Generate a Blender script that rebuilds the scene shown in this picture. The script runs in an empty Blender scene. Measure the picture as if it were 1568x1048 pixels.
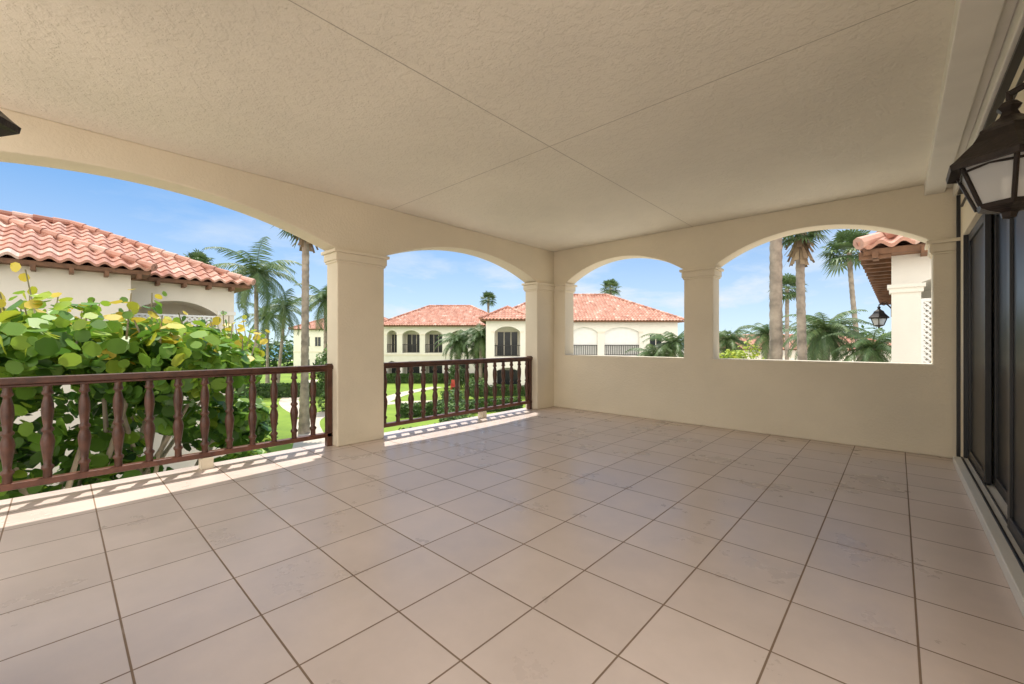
import bpy, math, random
from mathutils import Vector, Matrix
random.seed(7)
S=bpy.context.scene
S.view_settings.view_transform='Standard'; S.view_settings.look='None'; S.view_settings.exposure=0
COL=S.collection
# ---------------------------------------------------------------- helpers
def add(name,me,parent=None,mat=None,loc=None,rz=0):
    o=bpy.data.objects.new(name,me); COL.objects.link(o)
    if mat is not None and me is not None: me.materials.append(mat)
    if parent: o.parent=parent
    if loc: o.location=loc
    if rz: o.rotation_euler=(0,0,rz)
    return o
def empty(name,loc=(0,0,0),rz=0):
    o=bpy.data.objects.new(name,None); COL.objects.link(o); o.location=loc; o.rotation_euler=(0,0,rz); o.empty_display_size=.2
    return o
class MB:
    def __init__(s): s.v=[]; s.f=[]; s.r=[]
    def face(s,pts,r=.5):
        n=len(s.v); s.v.extend(pts); s.f.append(tuple(range(n,n+len(pts)))); s.r.append(r)
    def box(s,x0,x1,y0,y1,z0,z1,r=.5):
        n=len(s.v)
        s.v.extend([(x0,y0,z0),(x1,y0,z0),(x1,y1,z0),(x0,y1,z0),(x0,y0,z1),(x1,y0,z1),(x1,y1,z1),(x0,y1,z1)])
        for q in ((0,3,2,1),(4,5,6,7),(0,1,5,4),(1,2,6,5),(2,3,7,6),(3,0,4,7)):
            s.f.append(tuple(n+i for i in q)); s.r.append(r)
    def tube(s,pts,rad,seg=8,r=.5,cap=True):
        pts=[Vector(p) for p in pts]; rings=[]
        for i,p in enumerate(pts):
            d=(pts[min(i+1,len(pts)-1)]-pts[max(i-1,0)]).normalized()
            a=Vector((0,0,1)) if abs(d.z)<.9 else Vector((1,0,0))
            x=d.cross(a).normalized(); y=d.cross(x).normalized()
            n=len(s.v)
            for k in range(seg):
                t=2*math.pi*k/seg
                s.v.append(tuple(p+(x*math.cos(t)+y*math.sin(t))*rad[i]))
            rings.append(n)
        for i in range(len(rings)-1):
            for k in range(seg):
                s.f.append((rings[i]+k,rings[i]+(k+1)%seg,rings[i+1]+(k+1)%seg,rings[i+1]+k)); s.r.append(r)
        if cap:
            s.f.append(tuple(rings[0]+k for k in range(seg))); s.r.append(r)
            s.f.append(tuple(rings[-1]+k for k in reversed(range(seg)))); s.r.append(r)
    def lathe(s,cx,cy,prof,seg=12,r=.5,rot=0):
        rings=[]
        for (rr,z) in prof:
            n=len(s.v)
            for k in range(seg):
                t=2*math.pi*k/seg+rot
                s.v.append((cx+rr*math.cos(t),cy+rr*math.sin(t),z))
            rings.append(n)
        for i in range(len(rings)-1):
            for k in range(seg):
                s.f.append((rings[i]+k,rings[i]+(k+1)%seg,rings[i+1]+(k+1)%seg,rings[i+1]+k)); s.r.append(r)
    def obj(s,name,mat,parent=None,smooth=False,loc=None,rz=0,bevel=0):
        me=bpy.data.meshes.new(name); me.from_pydata([tuple(p) for p in s.v],[],s.f)
        at=me.attributes.new('rnd','FLOAT','FACE'); at.data.foreach_set('value',s.r)
        if smooth: me.polygons.foreach_set('use_smooth',[True]*len(me.polygons))
        me.update()
        o=add(name,me,parent,mat,loc,rz)
        if bevel:
            m=o.modifiers.new('b','BEVEL'); m.width=bevel; m.segments=2; m.limit_method='ANGLE'
        return o
def bake(o):
    dg=bpy.context.evaluated_depsgraph_get(); dg.update()
    me=bpy.data.meshes.new_from_object(o.evaluated_get(dg)); o.modifiers.clear(); o.data=me
def arch_pts(s0,s1,z0,zs,za,n=28):
    c=(s0+s1)/2; a=(s1-s0)/2; h=za-zs
    out=[(s0,z0),(s1,z0)]
    if h<=0: return out+[(s1,zs),(s0,zs)]
    R=(h*h+a*a)/(2*h)
    for i in range(n+1):
        s=s1-(s1-s0)*i/n
        out.append((s,zs+math.sqrt(max(R*R-(s-c)**2,0))-(R-h)))
    return out
def prism(axis,pts,t0,t1):
    n=len(pts); v=[]
    for t in (t0,t1):
        for (a,z) in pts: v.append((t,a,z) if axis=='X' else (a,t,z))
    f=[tuple(range(n)),tuple(reversed(range(n,2*n)))]
    for i in range(n): f.append((i,i+n,(i+1)%n+n,(i+1)%n))
    me=bpy.data.meshes.new('cut'); me.from_pydata(v,[],f)
    import bmesh
    bm=bmesh.new(); bm.from_mesh(me); bmesh.ops.recalc_face_normals(bm,faces=bm.faces); bm.to_mesh(me); bm.free()
    o=bpy.data.objects.new('cut',me); COL.objects.link(o); return o
def cut(o,cs):
    par=o.parent; mats=list(o.data.materials)
    for c in cs:
        if par: c.parent=par
        m=o.modifiers.new('c','BOOLEAN'); m.operation='DIFFERENCE'; m.object=c; m.solver='EXACT'
    bake(o)
    for c in cs: bpy.data.objects.remove(c)
    if not o.data.materials and mats: o.data.materials.append(mats[0])
# ---------------------------------------------------------------- materials
def mat(name):
    m=bpy.data.materials.new(name); m.use_nodes=True; nt=m.node_tree
    return m,nt,nt.nodes['Principled BSDF']
def N(nt,t,**k):
    n=nt.nodes.new(t)
    for a,b in k.items(): setattr(n,a,b)
    return n
def simple(name,c,rough=.6,var=.15,scale=4,bump=0,bscale=60,metal=0):
    m,nt,b=mat(name)
    tc=N(nt,'ShaderNodeTexCoord'); no=N(nt,'ShaderNodeTexNoise'); no.inputs['Scale'].default_value=scale; no.inputs['Detail'].default_value=5
    nt.links.new(tc.outputs['Object'],no.inputs['Vector'])
    r=N(nt,'ShaderNodeValToRGB'); e=r.color_ramp.elements
    e[0].position=.3; e[1].position=.7
    e[0].color=tuple(x*(1-var) for x in c)+(1,); e[1].color=tuple(min(1,x*(1+var)) for x in c)+(1,)
    nt.links.new(no.outputs['Fac'],r.inputs['Fac']); nt.links.new(r.outputs['Color'],b.inputs['Base Color'])
    b.inputs['Roughness'].default_value=rough; b.inputs['Metallic'].default_value=metal
    if bump:
        n2=N(nt,'ShaderNodeTexNoise'); n2.inputs['Scale'].default_value=bscale; n2.inputs['Detail'].default_value=4
        nt.links.new(tc.outputs['Object'],n2.inputs['Vector'])
        bp=N(nt,'ShaderNodeBump'); bp.inputs['Strength'].default_value=bump; bp.inputs['Distance'].default_value=.01
        nt.links.new(n2.outputs['Fac'],bp.inputs['Height']); nt.links.new(bp.outputs['Normal'],b.inputs['Normal'])
    return m
def attr_mat(name,stops,rough=.6,trans=0,bump=0,noisev=0):
    m,nt,b=mat(name)
    a=N(nt,'ShaderNodeAttribute',attribute_name='rnd')
    r=N(nt,'ShaderNodeValToRGB'); cr=r.color_ramp
    cr.elements[0].position=stops[0][0]; cr.elements[0].color=stops[0][1]+(1,)
    cr.elements[1].position=stops[-1][0]; cr.elements[1].color=stops[-1][1]+(1,)
    for p,c in stops[1:-1]:
        e=cr.elements.new(p); e.color=c+(1,)
    nt.links.new(a.outputs['Fac'],r.inputs['Fac']); col=r.outputs['Color']
    if noisev:
        tc=N(nt,'ShaderNodeTexCoord'); no=N(nt,'ShaderNodeTexNoise'); no.inputs['Scale'].default_value=2.5; no.inputs['Detail'].default_value=8; no.inputs['Roughness'].default_value=.7
        nt.links.new(tc.outputs['Object'],no.inputs['Vector'])
        mr=N(nt,'ShaderNodeMapRange'); mr.inputs[1].default_value=.3; mr.inputs[2].default_value=.7; mr.inputs[3].default_value=1-noisev; mr.inputs[4].default_value=1+noisev*.6
        nt.links.new(no.outputs['Fac'],mr.inputs[0])
        mx=N(nt,'ShaderNodeVectorMath',operation='SCALE'); nt.links.new(col,mx.inputs[0]); nt.links.new(mr.outputs[0],mx.inputs['Scale']); col=mx.outputs[0]
    nt.links.new(col,b.inputs['Base Color']); b.inputs['Roughness'].default_value=rough
    if trans:
        t=N(nt,'ShaderNodeBsdfTranslucent'); nt.links.new(col,t.inputs['Color'])
        ms=N(nt,'ShaderNodeMixShader'); ms.inputs[0].default_value=trans
        nt.links.new(b.outputs[0],ms.inputs[1]); nt.links.new(t.outputs[0],ms.inputs[2])
        nt.links.new(ms.outputs[0],nt.nodes['Material Output'].inputs['Surface'])
    return m
def stucco(name,c,s1,strength,dist,knock=False):
    m,nt,b=mat(name)
    tc=N(nt,'ShaderNodeTexCoord'); L=nt.links.new
    big=N(nt,'ShaderNodeTexNoise'); big.inputs['Scale'].default_value=1.1; big.inputs['Detail'].default_value=7; big.inputs['Roughness'].default_value=.6; L(tc.outputs['Object'],big.inputs['Vector'])
    r=N(nt,'ShaderNodeValToRGB'); r.color_ramp.elements[0].position=.3; r.color_ramp.elements[1].position=.7
    r.color_ramp.elements[0].color=tuple(x*.93 for x in c)+(1,); r.color_ramp.elements[1].color=tuple(min(1,x*1.03) for x in c)+(1,)
    L(big.outputs['Fac'],r.inputs['Fac']); L(r.outputs['Color'],b.inputs['Base Color'])
    n1=N(nt,'ShaderNodeTexNoise'); n1.inputs['Scale'].default_value=s1; n1.inputs['Detail'].default_value=6; n1.inputs['Roughness'].default_value=.6
    L(tc.outputs['Object'],n1.inputs['Vector']); h=n1.outputs['Fac']
    if knock:
        r2=N(nt,'ShaderNodeValToRGB'); r2.color_ramp.elements[0].position=.47; r2.color_ramp.elements[1].position=.57
        L(h,r2.inputs['Fac'])
        n3=N(nt,'ShaderNodeTexNoise'); n3.inputs['Scale'].default_value=s1*4; n3.inputs['Detail'].default_value=4; L(tc.outputs['Object'],n3.inputs['Vector'])
        ad=N(nt,'ShaderNodeMath',operation='MULTIPLY_ADD'); L(n3.outputs['Fac'],ad.inputs[0]); ad.inputs[1].default_value=.8; L(r2.outputs['Color'],ad.inputs[2]); h=ad.outputs[0]
    bp=N(nt,'ShaderNodeBump'); bp.inputs['Strength'].default_value=strength; bp.inputs['Distance'].default_value=dist
    L(h,bp.inputs['Height']); L(bp.outputs['Normal'],b.inputs['Normal']); b.inputs['Roughness'].default_value=.85
    return m
M_wall=stucco('stucco_beige',(.80,.71,.55),42,.6,.009)
M_ceil=stucco('stucco_ceiling',(.82,.76,.64),16,.42,.009,True)
M_white=stucco('stucco_white',(.80,.77,.70),30,.3,.01)
M_cream=stucco('stucco_cream',(.78,.72,.61),30,.3,.01)
M_trim=simple('painted_trim',(.77,.735,.66),.5,.05)
M_wood=simple('stained_wood',(.085,.034,.02),.38,.35,14,.15,80)
M_wood2=simple('stained_wood_rail',(.13,.05,.03),.35,.3,14,.1,80)
M_brown=simple('brown_wood_soffit',(.16,.075,.035),.7,.3,8)
M_dark=simple('black_metal',(.015,.014,.014),.4,.2)
M_bronze=simple('dark_bronze',(.022,.016,.013),.4,.3,30,.2,90,.5)
M_winglass=simple('dark_window',(.02,.025,.03),.2,.3)
M_grout=simple('joint_line',(.46,.41,.33),.9,.05)  # darker tone of the ceiling panel joints
M_lattice=simple('white_lattice',(.82,.82,.80),.5,.04)
M_bark=simple('palm_bark',(.30,.25,.20),.9,.4,3,.8,18)
M_branch=simple('seagrape_bark',(.45,.37,.28),.85,.3,7,.5,20)
M_path=simple('concrete_path',(.55,.48,.38),.9,.1,2,.2)
M_bounce_pave=simple('pale_bounce_paving',(.70,.64,.54),.9,.06,1,.2)  # invented pale ground, there to bounce sun up into the terrace
M_bed=simple('planting_bed_soil',(.12,.10,.06),.95,.4,3,.5,15)
M_red=simple('red_paint',(.45,.06,.04),.5,.1)
M_roof=attr_mat('clay_roof_tile',[(0,(.36,.16,.11)),(.3,(.47,.23,.165)),(.7,(.56,.31,.235)),(1,(.66,.47,.385))],.8,noisev=.28)
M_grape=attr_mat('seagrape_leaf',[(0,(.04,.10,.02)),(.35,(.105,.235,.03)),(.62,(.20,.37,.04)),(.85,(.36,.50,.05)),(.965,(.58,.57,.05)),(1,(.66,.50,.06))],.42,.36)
M_hedge=attr_mat('hedge_leaf',[(0,(.03,.065,.015)),(.6,(.07,.14,.03)),(1,(.15,.24,.05))],.6,.2)
M_lime=attr_mat('lime_leaf',[(0,(.13,.20,.012)),(.6,(.30,.40,.025)),(1,(.48,.52,.04))],.6,.25)
M_palm=attr_mat('palm_leaf',[(0,(.05,.09,.03)),(.5,(.10,.165,.055)),(.88,(.19,.24,.085)),(1,(.34,.28,.15))],.5,.25)
M_dead=attr_mat('dry_palm_leaf',[(0,(.18,.12,.07)),(1,(.34,.25,.15))],.8,.15)
m,nt,b=mat('frosted_glass'); b.inputs['Base Color'].default_value=(.75,.74,.7,1); b.inputs['Roughness'].default_value=.3; b.inputs['Transmission Weight'].default_value=.55; b.inputs['IOR'].default_value=1.1; M_glass=m
m,nt,b=mat('tinted_door_glass'); b.inputs['Base Color'].default_value=(.012,.013,.015,1); b.inputs['Roughness'].default_value=.3; b.inputs['Specular IOR Level'].default_value=.12; M_tint=m
m,nt,b=mat('dark_backing'); b.inputs['Base Color'].default_value=(.035,.036,.04,1); b.inputs['Roughness'].default_value=.6; M_backing=m
# floor tiles
m,nt,b=mat('ceramic_floor_tile'); L=nt.links.new
tc=N(nt,'ShaderNodeTexCoord'); mp=N(nt,'ShaderNodeMapping'); mp.inputs['Location'].default_value=(-.06+.423*40,-.18+.423*40,0)
L(tc.outputs['Object'],mp.inputs['Vector'])
br=N(nt,'ShaderNodeTexBrick'); br.offset=0; br.squash=1
br.inputs['Scale'].default_value=1; br.inputs['Brick Width'].default_value=.423; br.inputs['Row Height'].default_value=.423
br.inputs['Mortar Size'].default_value=.0045; br.inputs['Mortar Smooth'].default_value=.3; br.inputs['Bias'].default_value=0
br.inputs['Color1'].default_value=(.665,.55,.485,1); br.inputs['Color2'].default_value=(.72,.60,.53,1); br.inputs['Mortar'].default_value=(.25,.17,.115,1)
L(mp.outputs[0],br.inputs['Vector'])
n1=N(nt,'ShaderNodeTexNoise'); n1.inputs['Scale'].default_value=1.8; n1.inputs['Detail'].default_value=8; n1.inputs['Roughness'].default_value=.62; L(tc.outputs['Object'],n1.inputs['Vector'])
mr=N(nt,'ShaderNodeMapRange'); mr.inputs[1].default_value=.3; mr.inputs[2].default_value=.7; mr.inputs[3].default_value=.89; mr.inputs[4].default_value=1.06; L(n1.outputs['Fac'],mr.inputs[0])
sc=N(nt,'ShaderNodeVectorMath',operation='SCALE'); L(br.outputs['Color'],sc.inputs[0]); L(mr.outputs[0],sc.inputs['Scale'])
ns=N(nt,'ShaderNodeTexNoise'); ns.inputs['Scale'].default_value=4.5; ns.inputs['Detail'].default_value=12; ns.inputs['Roughness'].default_value=.75; L(tc.outputs['Object'],ns.inputs['Vector'])
rs=N(nt,'ShaderNodeMapRange'); rs.inputs[1].default_value=.58; rs.inputs[2].default_value=.78; rs.inputs[3].default_value=0; rs.inputs[4].default_value=.35; L(ns.outputs['Fac'],rs.inputs[0])
mxs=N(nt,'ShaderNodeMix',data_type='RGBA'); L(rs.outputs[0],mxs.inputs[0]); L(sc.outputs[0],mxs.inputs[6]); mxs.inputs[7].default_value=(.76,.69,.63,1)
L(mxs.outputs[2],b.inputs['Base Color'])
mr2=N(nt,'ShaderNodeMapRange'); mr2.inputs[1].default_value=.3; mr2.inputs[2].default_value=.7; mr2.inputs[3].default_value=.24; mr2.inputs[4].default_value=.38; L(n1.outputs['Fac'],mr2.inputs[0])
mm=N(nt,'ShaderNodeMath',operation='MAXIMUM'); L(mr2.outputs[0],mm.inputs[0]); L(br.outputs['Fac'],mm.inputs[1]); L(mm.outputs[0],b.inputs['Roughness'])
iv=N(nt,'ShaderNodeMath',operation='SUBTRACT'); iv.inputs[0].default_value=1; L(br.outputs['Fac'],iv.inputs[1])
n2=N(nt,'ShaderNodeTexNoise'); n2.inputs['Scale'].default_value=25; L(tc.outputs['Object'],n2.inputs['Vector'])
ad=N(nt,'ShaderNodeMath',operation='MULTIPLY_ADD'); L(n2.outputs['Fac'],ad.inputs[0]); ad.inputs[1].default_value=.15; L(iv.outputs[0],ad.inputs[2])
bp=N(nt,'ShaderNodeBump'); bp.inputs['Strength'].default_value=.5; bp.inputs['Distance'].default_value=.004; L(ad.outputs[0],bp.inputs['Height']); L(bp.outputs['Normal'],b.inputs['Normal'])
M_floor=m
# lawn
m,nt,b=mat('lawn_grass'); L=nt.links.new; tc=N(nt,'ShaderNodeTexCoord')
n1=N(nt,'ShaderNodeTexNoise'); n1.inputs['Scale'].default_value=.35; n1.inputs['Detail'].default_value=12; n1.inputs['Roughness'].default_value=.7; L(tc.outputs['Object'],n1.inputs['Vector'])
r=N(nt,'ShaderNodeValToRGB'); r.color_ramp.elements[0].position=.3; r.color_ramp.elements[1].position=.7
r.color_ramp.elements[0].color=(.12,.20,.018,1); r.color_ramp.elements[1].color=(.24,.35,.03,1); L(n1.outputs['Fac'],r.inputs['Fac']); L(r.outputs['Color'],b.inputs['Base Color']); b.inputs['Roughness'].default_value=.9
M_lawn=m
m,nt,b=mat('sea_water'); b.inputs['Base Color'].default_value=(.05,.22,.30,1); b.inputs['Roughness'].default_value=.25; M_sea=m
# ---------------------------------------------------------------- terrace
H=2.87; XI=-4.69; XO=-4.97; YI=6.23; YO=6.51; XR=.468
b=MB(); b.box(XO-.03,4,-9,YO,-.28,0); b.obj('terrace_floor',M_floor)  # unseen rear stretch added to bounce sunlight onto the ceiling
b=MB(); b.box(XO,.9,-.75,YO+.0,H,H+.3); b.obj('ceiling',M_ceil)  # stops short behind the camera so daylight gets in
b=MB(); b.box(-2.187,-2.182,-.75,YI,H-.0015,H+.01); b.box(XI,.2,2.838,2.843,H-.0015,H+.01); b.obj('ceiling_joint',M_grout)
ZS,ZA=2.26,2.57
b=MB(); b.box(XO,XI,-1.75,YO,0.001,H+.002); w=b.obj('arcade_wall',M_wall)
cut(w,[prism('X',arch_pts(-1.35,2.15,-.5,ZS,ZA+.04),XO-.3,XI+.3),prism('X',arch_pts(2.74,5.74,-.5,ZS,ZA+.005),XO-.3,XI+.3)])
bv=w.modifiers.new('b','BEVEL'); bv.width=.012; bv.segments=2; bv.limit_method='ANGLE'; bv.angle_limit=math.radians(40)
b=MB(); b.box(XI-.02,.9,YI,YO-.002,0.001,H+.002); w=b.obj('parapet_wall',M_wall)
cut(w,[prism('Y',arch_pts(-4.44,-2.311,.965,ZS,ZA+.03),YI-.3,YO+.3),prism('Y',arch_pts(-1.905,.271,.965,ZS,ZA+.04),YI-.3,YO+.3)])
bv=w.modifiers.new('b','BEVEL'); bv.width=.012; bv.segments=2; bv.limit_method='ANGLE'; bv.angle_limit=math.radians(40)
def capital(x0,x1,y0,y1):
    b=MB()
    for (a,z0,z1) in ((.014,2.115,2.14),(.026,2.14,2.225),(.05,2.225,2.262)):
        b.box(x0-a,x1+a,y0-a,y1+a,z0,z1)
    return b.obj('column_capital',M_wall,bevel=.006)
capital(XO,XI,2.15,2.74)
b=MB()
for (a,z0,z1) in ((.014,2.115,2.14),(.026,2.14,2.225),(.05,2.225,2.262)):
    b.box(XO-a,XI+a,5.74-a,YO+a,z0,z1); b.box(XI+a,-4.44+a,YI-a,YO+a-.002,z0,z1)
b.obj('column_capital',M_wall,bevel=.006)
capital(-2.311,-1.905,YI,YO); capital(.271,.9,YI,YO)
capital(XO,XI,-1.75,-1.35)
# railing
def railing(y0,y1,first,posts):
    root=empty('wooden_railing',(-4.84,(y0+y1)/2,0)); yc=(y0+y1)/2
    b=MB(); b.box(-.05,.05,y0-yc,y1-yc,.885,.935); b.box(-.03,.03,y0-yc,y1-yc,.862,.885)
    b.obj('top_rail',M_wood,root,bevel=.008)
    b=MB(); b.box(-.035,.035,y0-yc,y1-yc,.105,.155); b.obj('bottom_rail',M_wood2,root,bevel=.006)
    b=MB(); prof=[(.026,.155),(.026,.21),(.036,.225),(.036,.24),(.022,.255),(.026,.30),(.036,.38),(.041,.43),(.034,.47),(.024,.50),(.036,.515),(.036,.53),(.024,.545),(.030,.60),(.036,.66),(.034,.72),(.024,.77),(.020,.79),(.033,.80),(.033,.815),(.026,.83),(.026,.865)]
    y=first
    while y<y1-.05:
        if y>y0+.04: b.lathe(0,y-yc,prof,12)
        y+=.2
    o=b.obj('balusters',M_wood,root,smooth=True)
    b=MB()
    for p in posts: b.box(-.035,.035,p-yc-.03,p-yc+.03,.0,.95)
    if posts: b.obj('end_posts',M_wood,root,bevel=.006)
    b=MB()
    for p in ((.95-yc),) if y0<0 else ((4.55-yc),): b.box(-.05,.05,p-.05,p+.05,.001,.105)
    b.obj('support_block',M_wall,root,bevel=.004)
railing(-1.35,2.15,-1.26,[2.115]); railing(2.74,5.74,2.83,[2.775,5.70])
# right side wall, sliding doors
b=MB()
b.box(XR,.9,5.98,YI,.0015,H); b.box(XR,.9,-.75,5.98,2.24,H+.001); b.box(XR,.9,1.6,2.7,.0015,2.24); b.obj('house_wall',M_wall)
b=MB(); b.box(.208,.36,-.75,YI-.001,2.75,H+.001); b.box(.36,.415,-.75,YI-.001,2.79,H+.0012); b.box(.415,XR-.001,-.75,YI-.002,2.69,H+.0014); b.obj('shutter_box',M_trim,bevel=.006)
b=MB(); b.box(.43,XR+.004,-.75,5.98,2.645,2.665); b.box(.44,XR+.003,6.185,6.215,.02,2.69); b.box(.45,XR+.004,2.8,5.98,2.52,2.53); b.obj('shutter_track',M_dark)
d=empty('sliding_glass_door',(.55,4.3,0))
b=MB(); b.box(-.15,.30,-1.6,1.68,.002,.075); b.obj('threshold',M_trim,d,bevel=.006)
b=MB(); b.box(-.10,-.085,-1.58,1.66,.076,.085); b.box(-.055,-.045,-1.58,1.66,.076,.088)
ys=[1.66,.62,-.45,-1.55]
for i in range(3):
    ya,yb=ys[i+1],ys[i]; xo=-.03+.045*i if i<2 else -.05
    for (p,q) in ((ya,ya+.07),(yb-.07,yb)): b.box(xo-.018,xo+.018,p,q,.09,2.235)
    b.box(xo-.018,xo+.018,ya+.07,yb-.07,.09,.17); b.box(xo-.018,xo+.018,ya+.07,yb-.07,2.16,2.235)
b.box(-.08,.1,1.66,1.679,.075,2.24)
b.obj('door_frames',M_dark,d,bevel=.003)
b=MB()
for i in range(3):
    ya,yb=ys[i+1],ys[i]; xo=-.03+.045*i if i<2 else -.05
    b.box(xo-.004,xo+.004,ya+.06,yb-.06,.16,2.17)
b.obj('door_glass',M_tint,d)
b=MB(); b.box(.28,.30,-1.6,1.68,0,2.24); b.obj('dark_room_backing',M_backing,d)  # dark sheet standing in for the unlit room behind the doors
# lanterns
def lantern(name,loc,wallvec,R=.18,sc=1):
    root=empty(name,loc); b=MB(); g=MB()
    k=6; rot=math.pi/6
    b.lathe(0,0,[(.0,-.215),(.02,-.21),(.025,-.19),(.06,-.18),(.085,-.17),(.092,-.155),(.07,-.15)],k,rot=rot)
    b.lathe(0,0,[(.13,-.012),(R,-.02),(R+.004,0),(R*.93,.015),(R*.62,.075),(R*.5,.11),(R*.5,.12),(R*.3,.145),(.03,.165),(.022,.185),(.035,.2),(.02,.22),(0,.23)],k,rot=rot)
    for i in range(k):
        t=2*math.pi*i/k+rot; c,s=math.cos(t),math.sin(t)
        b.tube([(.088*c,.088*s,-.16),(.145*c,.145*s,-.01)],[.008,.008],6)
        t2=2*math.pi*(i+1)/k+rot; c2,s2=math.cos(t2),math.sin(t2)
        g.face([(.085*c,.085*s,-.158),(.085*c2,.085*s2,-.158),(.141*c2,.141*s2,-.012),(.141*c,.141*s,-.012)])
        b.tube([(.138*c,.138*s,-.03),((.135*c+.135*c2)/2,(.135*s+.135*s2)/2,-.018),(.138*c2,.138*s2,-.03)],[.005]*3,5)
    g2=MB(); g2.lathe(0,0,[(.018,-.15),(.018,-.06),(0,-.05)],8)
    w=Vector(wallvec); n=w.normalized(); W=w.length
    pts=[]
    for i in range(15):
        t=i/14; pts.append(tuple(n*(W*t)+Vector((0,0,.25+.07*math.sin(t*math.pi)-.10*t))))
    b.tube(pts,[.012]*15,8)
    b.tube([(0,0,.22),(0,0,.26)],[.01,.01],6)
    sp=[]
    for i in range(22):
        t=i/21*math.pi*2.6; rr=.05*(1-i/26)
        sp.append(tuple(n*(.08+rr*math.cos(t))+Vector((0,0,.27+rr*math.sin(t)))))
    b.tube(sp,[.007]*22,6)
    side=n.cross(Vector((0,0,1)))
    q=n*W
    bx=[q+side*a+Vector((0,0,z))+n*o for o in (-.02,0) for (a,z) in ((-.05,.0),(.05,.0),(.05,.3),(-.05,.3))]
    nn=len(b.v); b.v.extend([tuple(p) for p in bx])
    for f in ((0,1,2,3),(7,6,5,4),(0,4,5,1),(1,5,6,2),(2,6,7,3),(3,7,4,0)): b.f.append(tuple(nn+i for i in f)); b.r.append(.5)
    b.obj('frame',M_bronze,root); g.obj('glass_panes',M_glass,root); g2.obj('candle',M_trim,root)
    root.scale=(sc,sc,sc)
    return root
lantern('wall_lantern',(.272,2.14,1.80),(.22,0,0),sc=.89)
lantern('wall_lantern',(-1.93,-.26,1.84),(0,-.24/.9,0),R=.20,sc=.9)
b=MB(); b.box(-2.4,-1.5,-.8,-.5,.001,H); b.obj('rear_wall',M_wall)
# ---------------------------------------------------------------- roofs / buildings
def roof_plane(b,A,B,C,D,pitch=.27,row=.38,samp=5,amp=.045):
    A,B,C,D=map(Vector,(A,B,C,D)); e=(B-A).normalized(); Ln=(B-A).length
    w=(D-A)-e*((D-A).dot(e)); Hh=w.length; w.normalize(); n=e.cross(w); 
    if n.z<0: n=-n
    sD=(D-A).dot(e); sC=(C-A).dot(e); rows=max(1,int(Hh/row)); nb=max(1,int(Ln/pitch)); ns=nb*samp
    rr={}
    for r in range(rows):
        v0=Hh*r/rows; v1=Hh*(r+1)/rows+.01
        lines=[]
        for (v,h) in ((v0,-.03),(v0,.035),(min(v1,Hh),0)):
            lo=sD*v/Hh; hi=Ln+(sC-Ln)*v/Hh; start=len(b.v)
            for i in range(ns+1):
                s0=Ln*i/ns; s=min(max(s0,lo),hi)
                ph=2*math.pi*s0*nb/Ln
                p=A+e*s+w*v+n*(h+amp*math.cos(ph)); b.v.append(tuple(p))
            lines.append(start)
        lo=sD*v0/Hh; hi=Ln+(sC-Ln)*v0/Hh
        for i in range(ns):
            s0=Ln*i/ns; s1=Ln*(i+1)/ns
            if s1<=lo or s0>=hi: continue
            key=(r,int((i+samp/2)/samp)); 
            if key not in rr: rr[key]=min(1,max(0,random.gauss(.5,.2)))
            q=rr[key]
            for a in (0,1):
                b.f.append((lines[a]+i,lines[a]+i+1,lines[a+1]+i+1,lines[a+1]+i)); b.r.append(q)
def hip_cap(b,p,q,r=.11):
    p=Vector(p); q=Vector(q); n=max(2,int((q-p).length/.4))
    for i in range(n):
        a=p.lerp(q,i/n); c=p.lerp(q,(i+1.08)/n)
        b.tube([a,c],[r,r*.75],8,random.random())
def hip_roof(parent,x0,x1,y0,y1,ze,slope,samp=5,pitch=.27):
    w=(x1-x0); d=(y1-y0); b=MB()
    if w>=d:
        h=d/2*slope; R0=(x0+d/2,(y0+y1)/2,ze+h); R1=(x1-d/2,(y0+y1)/2,ze+h)
    else:
        h=w/2*slope; R0=((x0+x1)/2,y0+w/2,ze+h); R1=((x0+x1)/2,y1-w/2,ze+h)
    a,bb,c,dd=(x0,y0,ze),(x1,y0,ze),(x1,y1,ze),(x0,y1,ze)
    if w>=d:
        roof_plane(b,a,bb,R1,R0,pitch=pitch,samp=samp); roof_plane(b,bb,c,R1,R1,pitch=pitch,samp=samp); roof_plane(b,c,dd,R0,R1,pitch=pitch,samp=samp); roof_plane(b,dd,a,R0,R0,pitch=pitch,samp=samp)
        cs=[(a,R0),(dd,R0),(bb,R1),(c,R1),(R0,R1)]
    else:
        roof_plane(b,a,bb,R0,R0,pitch=pitch,samp=samp); roof_plane(b,bb,c,R1,R0,pitch=pitch,samp=samp); roof_plane(b,c,dd,R1,R1,pitch=pitch,samp=samp); roof_plane(b,dd,a,R0,R1,pitch=pitch,samp=samp)
        cs=[(a,R0),(bb,R0),(c,R1),(dd,R1),(R0,R1)]
    for p,q in cs: hip_cap(b,(p[0],p[1],p[2]+.05),(q[0],q[1],q[2]+.05))
    b.obj('tile_roof',M_roof,parent)
    s=MB(); s.box(x0+.06,x1-.06,y0+.06,y1-.06,ze-.16,ze-.06); s.obj('eave_soffit',M_brown,parent)
def rafters(parent,axis,a0,a1,t0,t1,z):
    b=MB(); a=a0
    while a<a1:
        if axis=='x': b.box(a-.04,a+.04,t0,t1,z-.17,z-.05)
        else: b.box(t0,t1,a-.04,a+.04,z-.17,z-.05)
        a+=.6
    b.obj('rafter_tails',M_brown,parent)
def bar_rail(b,x0,x1,y,z,h=1.0):
    b.box(x0,x1,y-.03,y+.03,z+h-.06,z+h); b.box(x0,x1,y-.02,y+.02,z+.08,z+.12)
    x=x0+.06
    while x<x1: b.box(x-.022,x+.022,y-.02,y+.02,z+.1,z+h-.05); x+=.16
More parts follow.
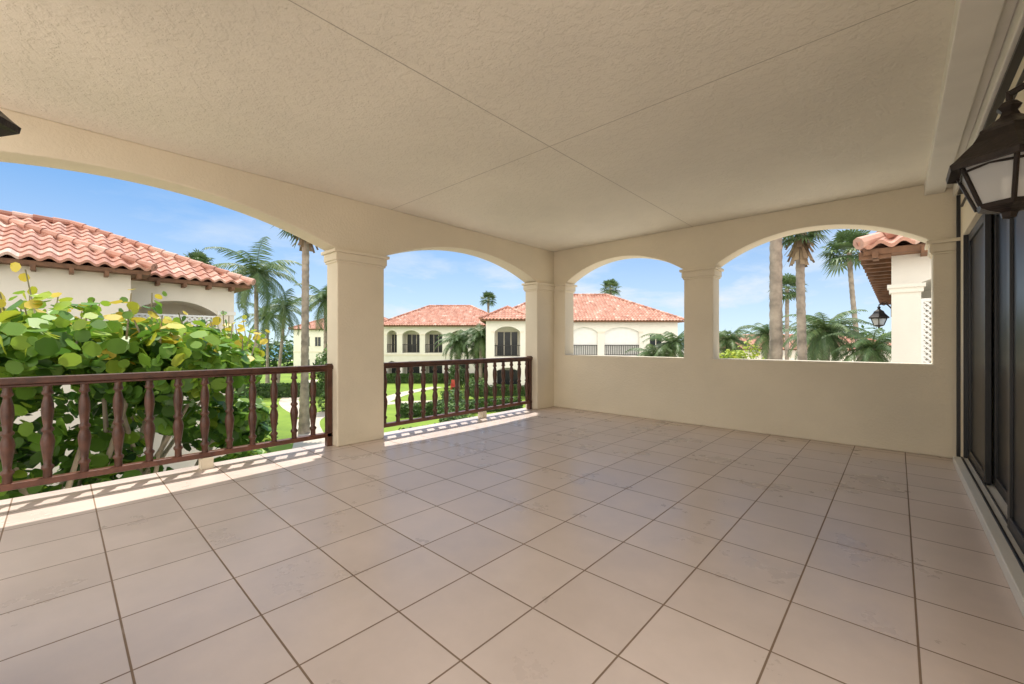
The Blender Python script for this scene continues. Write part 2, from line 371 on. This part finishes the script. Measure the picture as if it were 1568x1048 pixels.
def building(name,loc,rz,W,D,ze,slope,ops,over=.5,wall=None,samp=4,zg=-3.2,lower=True,wing=None,extra=None):
    root=empty(name,loc,rz); wall=wall or M_white
    b=MB(); b.box(-W/2,W/2,0,D,zg-.2,ze-.1); o=b.obj('walls',wall,root)
    cs=[]; dk=MB(); rl=MB(); dr=MB(); tr=MB()
    def one(x0,x1,kind,y=0.0,dep=1.6):
        r=[prism('Y',arch_pts(x0,x1,.0,2.05,2.48,14),y-1,y+dep)]
        if lower and kind!='up': r.append(prism('Y',arch_pts(x0,x1,zg+.0,-1.3,-.9,14),y-1,y+dep))
        bar_rail(rl,x0,x1,y+.12,0,.95)
        w=x1-x0; m=(x0+x1)/2
        if kind=='white': dr.box(x0,x1,y+.25,y+.29,0,2.47)
        else:
            dk.box(m-w*.42,m+w*.42,y+dep-.05,y+dep-.015,.02,2.05); tr.box(m-w*.45,m+w*.45,y+dep-.03,y+dep-.005,0.01,2.12)
            for q in (-.42,-.14,.14,.42): tr.box(m+q*w-.03,m+q*w+.03,y+dep-.07,y+dep-.05,.02,2.05)
        if lower and kind!='up': dk.box(m-w*.42,m+w*.42,y+dep-.05,y+dep-.015,zg+.02,-1.2)
        tr.box(x0-.30,x0+.03,y-.04,y+.14,1.96,2.10); tr.box(x1-.03,x1+.30,y-.04,y+.14,1.96,2.10)
        return r
    for (x0,x1,kind) in ops: cs+=one(x0,x1,kind)
    for c in cs: c.parent=root
    if cs:
        bpy.context.view_layer.update(); cut(o,cs)
    tr.box(-W/2-.03,W/2+.03,-.04,.0,-.32,-.12)
    if wing:
        wx0,wx1,wy,wops=wing
        b=MB(); b.box(wx0,wx1,wy,-.001,zg-.2,ze-.1); wo=b.obj('wing_walls',wall,root)
        c2=[]
        for (x0,x1,kind) in wops: c2+=one(x0,x1,kind,wy)
        for c in c2: c.parent=root
        bpy.context.view_layer.update(); cut(wo,c2)
        tr.box(wx0-.03,wx1+.03,wy-.04,wy,-.32,-.12)
        hip_roof(root,wx0-over,wx1+over,wy-over,wy+ (wx1-wx0)+over+4,ze+.02,slope,samp)
    if extra:
        for (x0,x1,z0,z1) in extra:
            dk.box(x0,x1,-.02,.02,z0,z1); tr.box(x0-.08,x1+.08,-.05,-.0,z0-.1,z0); tr.box(x0-.08,x1+.08,-.05,.0,z1,z1+.08); tr.box((x0+x1)/2-.025,(x0+x1)/2+.025,-.04,-.02,z0,z1)
    for m_,n_,mt in ((dk,'windows',M_winglass),(rl,'balcony_railings',M_dark),(dr,'shutters',M_lattice),(tr,'trim',M_cream)):
        if m_.v: m_.obj(n_,mt,root)
    hip_roof(root,-W/2-over,W/2+over,-over,D+over,ze,slope,samp)
    return root
A=math.radians(42.7)
building('condo_building',(-19.8,30.7,0),A,16.0,10,3.05,.5,[(-4.3,-1.9,''),(-1.1,1.1,'white'),(1.7,4.7,'white')],wing=(-8.4,-4.9,-1.8,[(-7.7,-5.6,'')]),extra=[(5.6,6.6,.7,1.9)])
building('condo_building',(-36.7,28.75,0),A,14,9,3.05,.5,[(-6.3,-5.2,''),(-4.6,-2.7,''),(-2.1,-.2,''),(.7,2.6,''),(3.4,5.2,'')])
building('condo_building',(-58.2,27.9,0),A,15,9,3.1,.45,[(-2.5,-.8,''),(1,2.8,'')],extra=[(-6,-5.2,.6,1.9),(-4.4,-3.6,.6,1.9),(-6,-5.2,-2.6,-1.3),(-4.4,-3.6,-2.6,-1.3)])
building('pool_clubhouse',(-7.5,49,0),math.radians(20),18,8,.55,.3,[],lower=False)
# left neighbour
nb=empty('neighbour_building',(-14.7,0,0),math.pi/2)  # local x=world Y, local y=-world X
b=MB(); b.box(-12,1.27,0,9.5,-3.4,2.98); o=b.obj('walls_front_block',M_cream,nb)
b=MB(); b.box(1.27,3.82,1.0,9,-3.4,2.98); o=b.obj('walls_side_block',M_cream,nb)
c=prism('Y',arch_pts(1.36,3.37,.0,2.05,2.42),.5,2.3); c.parent=nb; bpy.context.view_layer.update(); cut(o,[c])
hip_roof(nb,-12.4,1.69,-.42,9.6,3.1,.4625,8,.30); hip_roof(nb,-12.2,4.27,.6,8.6,3.08,.4625,8,.30)
rafters(nb,'x',-11.8,1.5,-.42,0,3.05-.05); rafters(nb,'x',1.9,4.2,.58,1.0,3.03-.05)
b=MB(); b.box(3.37,3.86,.96,1.0,2.05,2.17); b.obj('capital',M_white,nb)
def lattice(parent,x0,x1,y,z0,z1,step=.11,w=.028):
    b=MB(); Hh=z1-z0; Wd=x1-x0
    k=-Hh
    while k<Wd:
        for sgn in (1,-1):
            t0=max(0,-k); t1=min(Hh,Wd-k)
            if t1-t0>.02:
                yy=y+.006*sgn
                def q(t,o):
                    x=min(max(k+t+o,0),Wd)
                    return (x0+x, yy, z0+t) if sgn==1 else (x0+x, yy, z1-t)
                b.face([q(t0,0),q(t0,w*1.4),q(t1,w*1.4),q(t1,0)])
        k+=step
    b.box(x0,x1,y-.02,y+.02,z1-.02,z1+.03); b.box(x0,x1,y-.02,y+.02,z0-.03,z0+.01)
    b.box(x0-.0,x0+.03,y-.021,y+.021,z0,z1); b.box(x1-.04,x1,y-.021,y+.021,z0,z1); xm=(x0+x1)/2; b.box(xm-.02,xm+.02,y-.021,y+.021,z0,z1)
    b.obj('lattice_screen',M_lattice,parent)
lattice(nb,1.36,3.37,.97,.1,1.98,.12,.045)
# right neighbour
rb=empty('neighbour_building',(-.08,9.8,0))
b=MB(); b.box(0,8,0,12,-3.4,2.75); o=b.obj('walls',M_white,rb)
c=prism('Y',arch_pts(.37,3.3,.0,2.2,2.5),-.5,2.5); c.parent=rb; bpy.context.view_layer.update(); cut(o,[c])
hip_roof(rb,-.42,8.4,-.42,12.4,2.85,.4625,8,.28)
rafters(rb,'y',-.3,12,-.42,0,2.80); rafters(rb,'x',-.2,8,-.42,0,2.80)
b=MB(); b.box(-.03,.40,-.03,.3,2.05,2.13); b.box(-.055,.425,-.055,.32,2.13,2.19); b.obj('capital',M_white,rb)
lattice(rb,.37,3.3,.03,.1,1.9,.09,.032)
l=lantern('wall_lantern',(-.28,11.3,1.70),(.20,0,0))
# ---------------------------------------------------------------- ground
b=MB(); b.face([(-900,-500,-3.2),(900,-500,-3.2),(900,1200,-3.2),(-900,1200,-3.2)]); b.obj('ground',M_bounce_pave)
b=MB(); b.face([(-105,4.5,-3.196),(-12.5,4.5,-3.196),(-10.0,9.5,-3.196),(-36,60,-3.196),(-105,90,-3.196)]); b.obj('lawn',M_lawn)
b=MB(); b.face([(-14.6,-5,-3.17),(-5.4,-5,-3.17),(-5.4,5.2,-3.17),(-9.5,5.2,-3.17),(-12,4.0,-3.17),(-14.6,3.0,-3.17)]); b.obj('planting_bed',M_bed)
b=MB(); b.face([(-900,-490,-3.1),(-110,-490,-3.1),(-110,1190,-3.1),(-900,1190,-3.1)]); b.obj('sea',M_sea)
def path(name,pts,w,z):
    b=MB(); P=[Vector((x,y,z)) for x,y in pts]; Q=[]
    for i in range(len(P)-1):
        p0=P[max(i-1,0)];p1=P[i];p2=P[i+1];p3=P[min(i+2,len(P)-1)]
        for k in range(8):
            t=k/8; Q.append(.5*((2*p1)+(p2-p0)*t+(2*p0-5*p1+4*p2-p3)*t*t+(3*p1-p0-3*p2+p3)*t**3))
    Q.append(P[-1]); prev=None
    for i,p in enumerate(Q):
        d=(Q[min(i+1,len(Q)-1)]-Q[max(i-1,0)]).normalized(); n=Vector((-d.y,d.x,0))*w/2
        cur=(p+n,p-n)
        if prev: b.face([prev[0],prev[1],cur[1],cur[0]])
        prev=cur
    b.obj(name,M_path)
path('garden_path',[(-12.2,4.6),(-14.5,5.6),(-19,7.5),(-25,10),(-27,15),(-24,20),(-18,24),(-13,28),(-10,36)],1.3,-3.186)
path('garden_path',[(-25,10),(-33,11.5),(-42,16),(-50,20)],1.3,-3.182)
path('garden_path',[(-27,15),(-31,20),(-33,25)],1.3,-3.178)
# ---------------------------------------------------------------- foliage
def rdir():
    z=random.uniform(-1,1); t=random.uniform(0,2*math.pi); s=math.sqrt(1-z*z); return Vector((s*math.cos(t),s*math.sin(t),z))
def leaves(b,c,rad,n,size,sides=6,bright=0.0,up=.5,inner=.55):
    for _ in range(n):
        d=rdir(); k=random.uniform(inner,1.0)**.6
        p=Vector((c[0]+d.x*rad[0]*k,c[1]+d.y*rad[1]*k,c[2]+d.z*rad[2]*k))
        nrm=(d+rdir()*.8+Vector((0,0,up))).normalized()
        x=nrm.cross(rdir()).normalized(); y=nrm.cross(x)
        s=size*random.uniform(.6,1.2)
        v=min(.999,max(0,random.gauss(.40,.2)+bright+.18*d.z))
        if sides==6:
            b.face([p+x*s*math.cos(i*math.pi/4)+y*s*.92*math.sin(i*math.pi/4)-nrm*(.14*s if i%4 else 0) for i in range(8)],v)
        else:
            b.face([p-x*s,p-y*s*.45,p+x*s,p+y*s*.45],v)
sg=empty('sea_grape_bush',(-6.8,0.3,-3.2))
b=MB(); br=MB(); clumps=[]
def top_z(x,y):
    return 1.50-.14*max(y,-.3)+.15*math.sin(x*2.1+y*3.3)
while len(clumps)<205:
    x=random.uniform(-9.3,-5.9); y=random.uniform(-2.0,1.6+(-x-6)*.33)
    front=random.random(); zt=top_z(x,y)
    z=zt-.25-random.random()**1.5*3.2 if front<.70 else zt-random.uniform(.15,.5)
    R=random.uniform(.24,.46); clumps.append((x,y,z,R))
for (x,y,z,R) in clumps:
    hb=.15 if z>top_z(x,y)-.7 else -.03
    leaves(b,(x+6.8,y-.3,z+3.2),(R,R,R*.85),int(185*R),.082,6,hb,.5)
for i in range(95):
    x=random.uniform(-9,-6.0); y=random.uniform(-1.8,1.7+(-x-6)*.33); z0=top_z(x,y)-.35; hh=random.uniform(.1,.6)*random.uniform(.5,1)
    p=Vector((x+6.8,y-.3,z0+3.2)); q=p+Vector((random.uniform(-.16,.16),random.uniform(-.16,.16),hh+.25))
    br.tube([p,q],[.012,.006],5)
    for k in range(9):
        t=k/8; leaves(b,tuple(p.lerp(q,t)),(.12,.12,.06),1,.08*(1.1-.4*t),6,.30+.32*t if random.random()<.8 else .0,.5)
for i in range(26):
    x,y,z,R=random.choice(clumps); bx=random.choice([-6.3,-7.0,-8.0,-6.6]); by=random.choice([-.5,.1,.8,1.5])
    p0=Vector((bx+6.8,by-.3,0)); p3=Vector((x+6.8,y-.3,z+3.2)); p1=p0+Vector((random.uniform(-.3,.3),random.uniform(-.3,.3),1.0)); p2=p0.lerp(p3,.65)+Vector((random.uniform(-.2,.2),random.uniform(-.2,.2),-.1))
    br.tube([p0,p1,p2,p3],[.07,.055,.035,.012],7)
for (a,c,d_) in (((-6.3,-.6),(-5.9,.15),.2),((-6.2,-.2),(-5.85,-.35),.4),((-6.4,.3),(-6.0,.75),.0)):
    p0=Vector((a[0]+6.8,a[1]-.3,1.2)); p2=Vector((c[0]+6.8,c[1]-.3,3.2+d_)); m1=p0.lerp(p2,.35)+Vector((.14,-.1,.05)); m2=p0.lerp(p2,.7)+Vector((-.08,.1,.03))
    br.tube([p0,m1,m2,p2],[.05,.04,.03,.016],8)
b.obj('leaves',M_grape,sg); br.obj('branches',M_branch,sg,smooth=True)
def shrub(name,c,rad,n,size=.06,mt=None,bright=0,cl=10):
    root=empty(name,(c[0],c[1],-3.2)); b=MB(); zc=c[2]+3.2
    for i in range(cl):
        d=rdir(); k=random.uniform(.2,.75)
        leaves(b,(d.x*rad[0]*k,d.y*rad[1]*k,zc+d.z*rad[2]*k),tuple(r*random.uniform(.35,.55) for r in rad),n//cl,size,4,bright,.5)
    b.obj('foliage',mt or M_hedge,root)
    t=MB(); t.tube([(0,0,0),(0,0,zc)],[.08,.04],6); t.obj('stem',M_branch,root)
shrub('lime_shrub',(-4.1,15.4,-.1),(1.1,1.1,1.45),4500,.07,M_lime,.1,16)
shrub('round_shrub',(-26.5,11.8,-1.2),(1.6,1.6,2.2),3500,.13,M_hedge,.2)
shrub('garden_shrub',(-13.0,8.5,-2.6),(1.8,1.1,.7),2500,.08)
shrub('garden_shrub',(-20.0,16.5,-2.6),(2.2,1.6,.9),2500,.1)
shrub('garden_shrub',(-16.0,13.0,-2.6),(1.6,1.2,.8),2500,.08,M_hedge,.1)
shrub('garden_shrub',(-11.0,6.0,-2.4),(1.2,.9,.9),2500,.07)
shrub('garden_shrub',(-23.5,21.5,-2.5),(1.6,1.3,1.1),2200,.1,M_hedge,.1)
shrub('garden_shrub',(-31.0,26.0,-2.2),(1.6,1.3,1.4),2200,.12)
shrub('garden_shrub',(-19.5,27.0,-2.2),(1.3,1.2,1.3),2200,.1,M_hedge,.1)
def hedge_row(name,p,q,h,w,n,size=.12,mt=None):
    b=MB(); p=Vector(p);q=Vector(q)
    for i in range(n):
        c=p.lerp(q,(i+random.random()*.6)/n); R=w*random.uniform(.7,1.2)
        leaves(b,(c.x+random.uniform(-.3,.3)*w,c.y,-3.2+h*random.uniform(.4,.6)),(R,R,h*.6*random.uniform(.7,1.15)),110,size,4,.0,.4)
    b.obj(name,mt or M_hedge)
def clipped_hedge(name,p,q,h,w,n,size=.07):
    b=MB(); p=Vector(p);q=Vector(q); d=(q-p).normalized(); s=Vector((-d.y,d.x,0)); Ln=(q-p).length
    for i in range(n):
        t=random.random()*Ln; a=random.uniform(-1,1); c=random.random()
        if random.random()<.5: z=h; off=a*w/2
        else: z=c*h; off=(w/2)*(1 if a>0 else -1)
        P=p+d*t+s*off+Vector((0,0,-3.2+z))+rdir()*.07
        nrm=(rdir()+Vector((0,0,.6))).normalized(); x=nrm.cross(rdir()).normalized(); y=nrm.cross(x); sz=size*random.uniform(.7,1.3)
        b.face([P-x*sz,P-y*sz*.6,P+x*sz,P+y*sz*.6],random.random()*.8+.1)
    c0=[p+s*(w/2-.08),p-s*(w/2-.08),q-s*(w/2-.08),q+s*(w/2-.08)]
    z0,z1=-3.2,-3.2+h-.08
    for i in range(4):
        u,v=c0[i],c0[(i+1)%4]; b.face([(u.x,u.y,z0),(v.x,v.y,z0),(v.x,v.y,z1),(u.x,u.y,z1)],.15)
    b.face([(u.x,u.y,z1) for u in c0],.15)
    b.obj(name,M_hedge)
clipped_hedge('clipped_hedge',(-25.8,23.0,0),(-14.5,33.4,0),.8,1.0,5000,.1)
clipped_hedge('clipped_hedge',(-42.0,22.6,0),(-32.0,31.8,0),.9,1.1,4500,.12)
clipped_hedge('clipped_hedge',(-14.5,10.5,0),(-12.3,15.0,0),.8,.8,2600,.07)
clipped_hedge('clipped_hedge',(-38.0,9.5,0),(-33.0,16.5,0),1.0,1.0,2600,.11)
clipped_hedge('clipped_hedge',(-21.5,13.5,0),(-18.2,20.5,0),.7,.8,2800,.09)
hedge_row('distant_trees',(-75,16,0),(-95,50,0),4.6,3.5,26,.5)
hedge_row('distant_trees',(-24,70,0),(14,66,0),5.8,3.8,34,.45)
rc=empty('red_garden_chair',(-29.2,24.0,-3.2),A)
b=MB()
b.box(-.3,.3,-.3,.3,.38,.43); b.box(-.3,.3,.27,.32,.43,1.0)
for x in (-.28,.23):
    for y in (-.28,.25): b.box(x,x+.05,y,y+.05,0,.38)
    b.box(x-.02,x+.07,-.3,.3,.62,.66); b.box(x,x+.05,-.28,-.23,.43,.62)
b.obj('seat_and_frame',M_red,rc,bevel=.01)
def palm(name,x,y,zc,rt=.17,L=2.6,n=22,kind='pinnate',lean=(0,0),skirt=False,seed=0,leaf=1.0):
    random.seed(seed*31+5)
    root=empty(name,(x,y,-3.2)); Hc=zc+3.2
    t=MB(); ns=max(8,int(Hc/.16)); pts=[];rad=[]
    for i in range(ns+1):
        k=i/ns; pts.append((lean[0]*(k-1)*(1-.5*k)*1.0,lean[1]*(k-1)*(1-.5*k),Hc*k)); rad.append(rt*(1.35-.45*min(1,k*4) if k<.25 else .9-.12*k)*(1+(.07 if i%2 else -.03)))
    t.tube(pts,rad,10); t.obj('trunk',M_bark,root,smooth=True)
    b=MB(); c=Vector((0,0,Hc))
    for i in range(n):
        az=i*2.39996+random.uniform(-.2,.2); el=math.radians(78-118*((i+.5)/n)+random.uniform(-8,8))
        hd=Vector((math.cos(az),math.sin(az),0)); side=Vector((-math.sin(az),math.cos(az),0))
        if kind=='pinnate':
            l=L*random.uniform(.85,1.1); m=16; p=c.copy(); e=el; vv=random.random()*.7
            sp=[]
            for k in range(m+1):
                sp.append((p.copy(),e)); e-=math.radians(5.2+random.uniform(-.5,1)); p=p+(hd*math.cos(e)+Vector((0,0,math.sin(e))))*l/m
            b.tube([q[0] for q in sp[::4]],[.03,.022,.016,.01,.005][:len(sp[::4])],4,.75,False)
            for k in range(1,m+1):
                f=k/m; ll=leaf*.26*L*math.sin(min(1,f*1.1+.12)*math.pi*.88)+.08
                q,e=sp[k]; tang=(hd*math.cos(e)+Vector((0,0,math.sin(e))))
                for j in (0,.5):
                    qq=q-tang*(l/m*j)
                    for sg_ in (-1,1):
                        dv=(side*sg_*.8+tang*.55+Vector((0,0,-.45-random.random()*.35))).normalized()*ll*random.uniform(.85,1.1)
                        wv=tang*.022*L*.5
                        b.face([qq-wv,qq+dv*.5-wv*.9+Vector((0,0,.03)),qq+dv,qq+dv*.5+wv+Vector((0,0,.03)),qq+wv],min(.95,max(0,vv*.7+random.uniform(0,.3))))
        else:
            l=L*.5*random.uniform(.85,1.15); d=hd*math.cos(el)+Vector((0,0,math.sin(el)))
            q=c+d*l-Vector((0,0,.06*l)); b.tube([c,c+d*l*.5+Vector((0,0,.05)),q],[.02,.015,.012],4,.7,False)
            vv=random.random()*.7; K=15; fl=L*.55*leaf
            for k in range(K):
                an=math.radians(-115+230*k/(K-1)); dv=(d*math.cos(an)+side*math.sin(an)).normalized()
                wv=(side*math.cos(an)-d*math.sin(an))*fl*.07
                r_=fl*random.uniform(.85,1.1)*(1-.15*abs(an)/2)
                mid=q+dv*r_*.6; tip=q+dv*r_+Vector((0,0,-r_*random.uniform(.15,.4)))
                b.face([q,mid-wv,tip,mid+wv],min(.95,vv*.7+random.uniform(0,.3)))
    b.obj('fronds',M_palm,root)
    if skirt:
        s=MB()
        for i in range(60):
            az=random.uniform(0,6.283); z=Hc-random.uniform(.1,.9); hd=Vector((math.cos(az),math.sin(az),0)); sd=Vector((-math.sin(az),math.cos(az),0))
            p=hd*rt+Vector((0,0,z)); q=p+hd*random.uniform(.15,.4)+Vector((0,0,-random.uniform(.4,.8)))
            s.face([p-sd*.03,q-sd*.09,q+sd*.09,p+sd*.03],random.random())
        s.obj('dry_skirt',M_dead,root)
palm('coconut_palm_tree',-39.5,11.2,7.0,.2,4.2,26,'pinnate',(1.5,-.5),seed=1)
palm('fan_palm_tree',-20.8,8.0,7.1,.20,1.5,34,'fan',(.2,0),True,seed=2)
palm('coconut_palm_tree',-43.1,14.6,4.6,.17,3.2,20,'pinnate',(.5,.5),seed=3)
palm('coconut_palm_tree',-49.8,15.2,3.9,.17,3.4,20,'pinnate',seed=4)
palm('coconut_palm_tree',-36.3,15.6,4.9,.18,3.2,22,'pinnate',seed=5)
palm('fan_palm_tree',-49.3,9.0,8.6,.2,1.6,28,'fan',seed=6)
palm('fan_palm_tree',-43.2,41.8,7.3,.2,1.5,30,'fan',seed=7)
palm('fan_palm_tree',-30.3,53.7,8.9,.2,1.7,30,'fan',seed=8)
palm('cabbage_palm_tree',-29.4,24.6,1.3,.17,2.4,28,'pinnate',seed=9)
palm('cabbage_palm_tree',-27.2,25.4,1.7,.17,2.4,28,'pinnate',seed=10)
palm('cabbage_palm_tree',-28.6,26.6,.6,.17,2.2,26,'pinnate',seed=22)
palm('cabbage_palm_tree',-11.3,28.6,1.0,.17,2.4,30,'pinnate',seed=11)
palm('cabbage_palm_tree',-12.6,28.4,.2,.17,2.2,26,'pinnate',seed=21)
palm('royal_palm_tree',-3.0,16.3,7.9,.22,2.4,22,'pinnate',(0,0),seed=12)
palm('fan_palm_tree',-3.1,21.6,6.0,.2,1.15,34,'fan',(-.2,0),True,seed=13)
palm('fan_palm_tree',-2.05,30.8,6.35,.15,1.6,36,'fan',(-.9,0),seed=14)
palm('fan_palm_tree',-6.8,41.3,5.6,.18,1.6,30,'fan',seed=15)
palm('date_palm_tree',-2.8,27.3,1.8,.25,2.3,40,'pinnate',seed=16,leaf=.8)
palm('date_palm_tree',-.9,26.3,.9,.22,2.1,36,'pinnate',seed=17,leaf=.8)
palm('cabbage_palm_tree',-8.9,32.6,1.3,.2,2.2,30,'pinnate',seed=18)
palm('cabbage_palm_tree',-8.7,43.7,1.9,.2,2.6,30,'pinnate',seed=19)
palm('cabbage_palm_tree',-4.5,38.0,1.5,.2,2.6,30,'pinnate',seed=20)
# ---------------------------------------------------------------- light
sd=Vector((.275,-.15,-1)).normalized()
sun=bpy.data.lights.new('sun','SUN'); sun.energy=5; sun.angle=math.radians(.5); sun.color=(1,.95,.87)
so=bpy.data.objects.new('sun',sun); COL.objects.link(so); so.rotation_euler=sd.to_track_quat('-Z','Y').to_euler(); so.location=(-5,3,20)
W=bpy.data.worlds.new('World'); S.world=W; W.use_nodes=True; nt=W.node_tree; L=nt.links.new
bg=nt.nodes['Background']; bg.inputs['Strength'].default_value=.15
sky=N(nt,'ShaderNodeTexSky'); sky.sky_type='NISHITA'; sky.sun_disc=False
sky.sun_elevation=math.asin(-sd.z); sky.sun_rotation=math.atan2(-sd.x,-sd.y); sky.air_density=1; sky.dust_density=.4; sky.ozone_density=1.5
tc=N(nt,'ShaderNodeTexCoord')
lm=N(nt,'ShaderNodeMapping'); lm.inputs['Scale'].default_value=(1,1,2.0); lm.inputs['Location'].default_value=(0,0,.05); L(tc.outputs['Generated'],lm.inputs['Vector'])
nz=N(nt,'ShaderNodeVectorMath',operation='NORMALIZE'); L(lm.outputs[0],nz.inputs[0]); L(nz.outputs[0],sky.inputs['Vector']) if 'Vector' in sky.inputs else None
tint=N(nt,'ShaderNodeMix',data_type='RGBA',blend_type='MULTIPLY'); tint.inputs[0].default_value=1; L(sky.outputs[0],tint.inputs[6]); tint.inputs[7].default_value=(.88,1.19,1.28,1)
mp=N(nt,'ShaderNodeMapping'); mp.inputs['Scale'].default_value=(1,1,3.2); mp.inputs['Location'].default_value=(.3,.2,.1); L(tc.outputs['Generated'],mp.inputs['Vector'])
no=N(nt,'ShaderNodeTexNoise'); no.inputs['Scale'].default_value=3.4; no.inputs['Detail'].default_value=10; no.inputs['Roughness'].default_value=.6; no.inputs['Distortion'].default_value=.15; L(mp.outputs[0],no.inputs['Vector'])
rp=N(nt,'ShaderNodeValToRGB'); rp.color_ramp.elements[0].position=.38; rp.color_ramp.elements[1].position=.66; L(no.outputs['Fac'],rp.inputs['Fac'])
sx=N(nt,'ShaderNodeSeparateXYZ'); L(tc.outputs['Generated'],sx.inputs[0])
hz=N(nt,'ShaderNodeMapRange'); hz.inputs[1].default_value=0; hz.inputs[2].default_value=.28; hz.inputs[3].default_value=.72; hz.inputs[4].default_value=0; L(sx.outputs['Z'],hz.inputs[0])
cm=N(nt,'ShaderNodeMapRange'); cm.inputs[1].default_value=.13; cm.inputs[2].default_value=.28; cm.inputs[3].default_value=.95; cm.inputs[4].default_value=.1; L(sx.outputs['Z'],cm.inputs[0])
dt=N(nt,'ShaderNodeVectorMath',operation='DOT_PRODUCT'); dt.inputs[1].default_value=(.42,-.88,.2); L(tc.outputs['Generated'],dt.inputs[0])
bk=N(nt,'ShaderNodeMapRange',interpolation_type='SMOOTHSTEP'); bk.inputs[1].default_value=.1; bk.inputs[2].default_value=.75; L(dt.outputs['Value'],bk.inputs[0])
ml=N(nt,'ShaderNodeMath',operation='MULTIPLY'); L(rp.outputs['Color'],ml.inputs[0]); L(cm.outputs[0],ml.inputs[1])
mxm=N(nt,'ShaderNodeMath',operation='MAXIMUM'); L(ml.outputs[0],mxm.inputs[0]); L(hz.outputs[0],mxm.inputs[1])
mx=N(nt,'ShaderNodeMix',data_type='RGBA'); L(mxm.outputs[0],mx.inputs[0]); L(tint.outputs[2],mx.inputs[6]); mx.inputs[7].default_value=(5.7,6.15,6.5,1)
mx2=N(nt,'ShaderNodeMix',data_type='RGBA'); L(bk.outputs[0],mx2.inputs[0]); L(mx.outputs[2],mx2.inputs[6]); mx2.inputs[7].default_value=(16.5,15.7,14.3,1)  # added bright bank in the sky behind the camera, lights the interior
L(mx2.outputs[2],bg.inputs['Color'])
# ---------------------------------------------------------------- camera
cam=bpy.data.cameras.new('camera'); cam.sensor_width=36; cam.lens=36*640/1568; cam.clip_end=3000; cam.clip_start=.05
co=bpy.data.objects.new('camera',cam); COL.objects.link(co); co.location=(0,0,1.2); co.rotation_euler=(math.pi/2,0,A)
S.camera=co
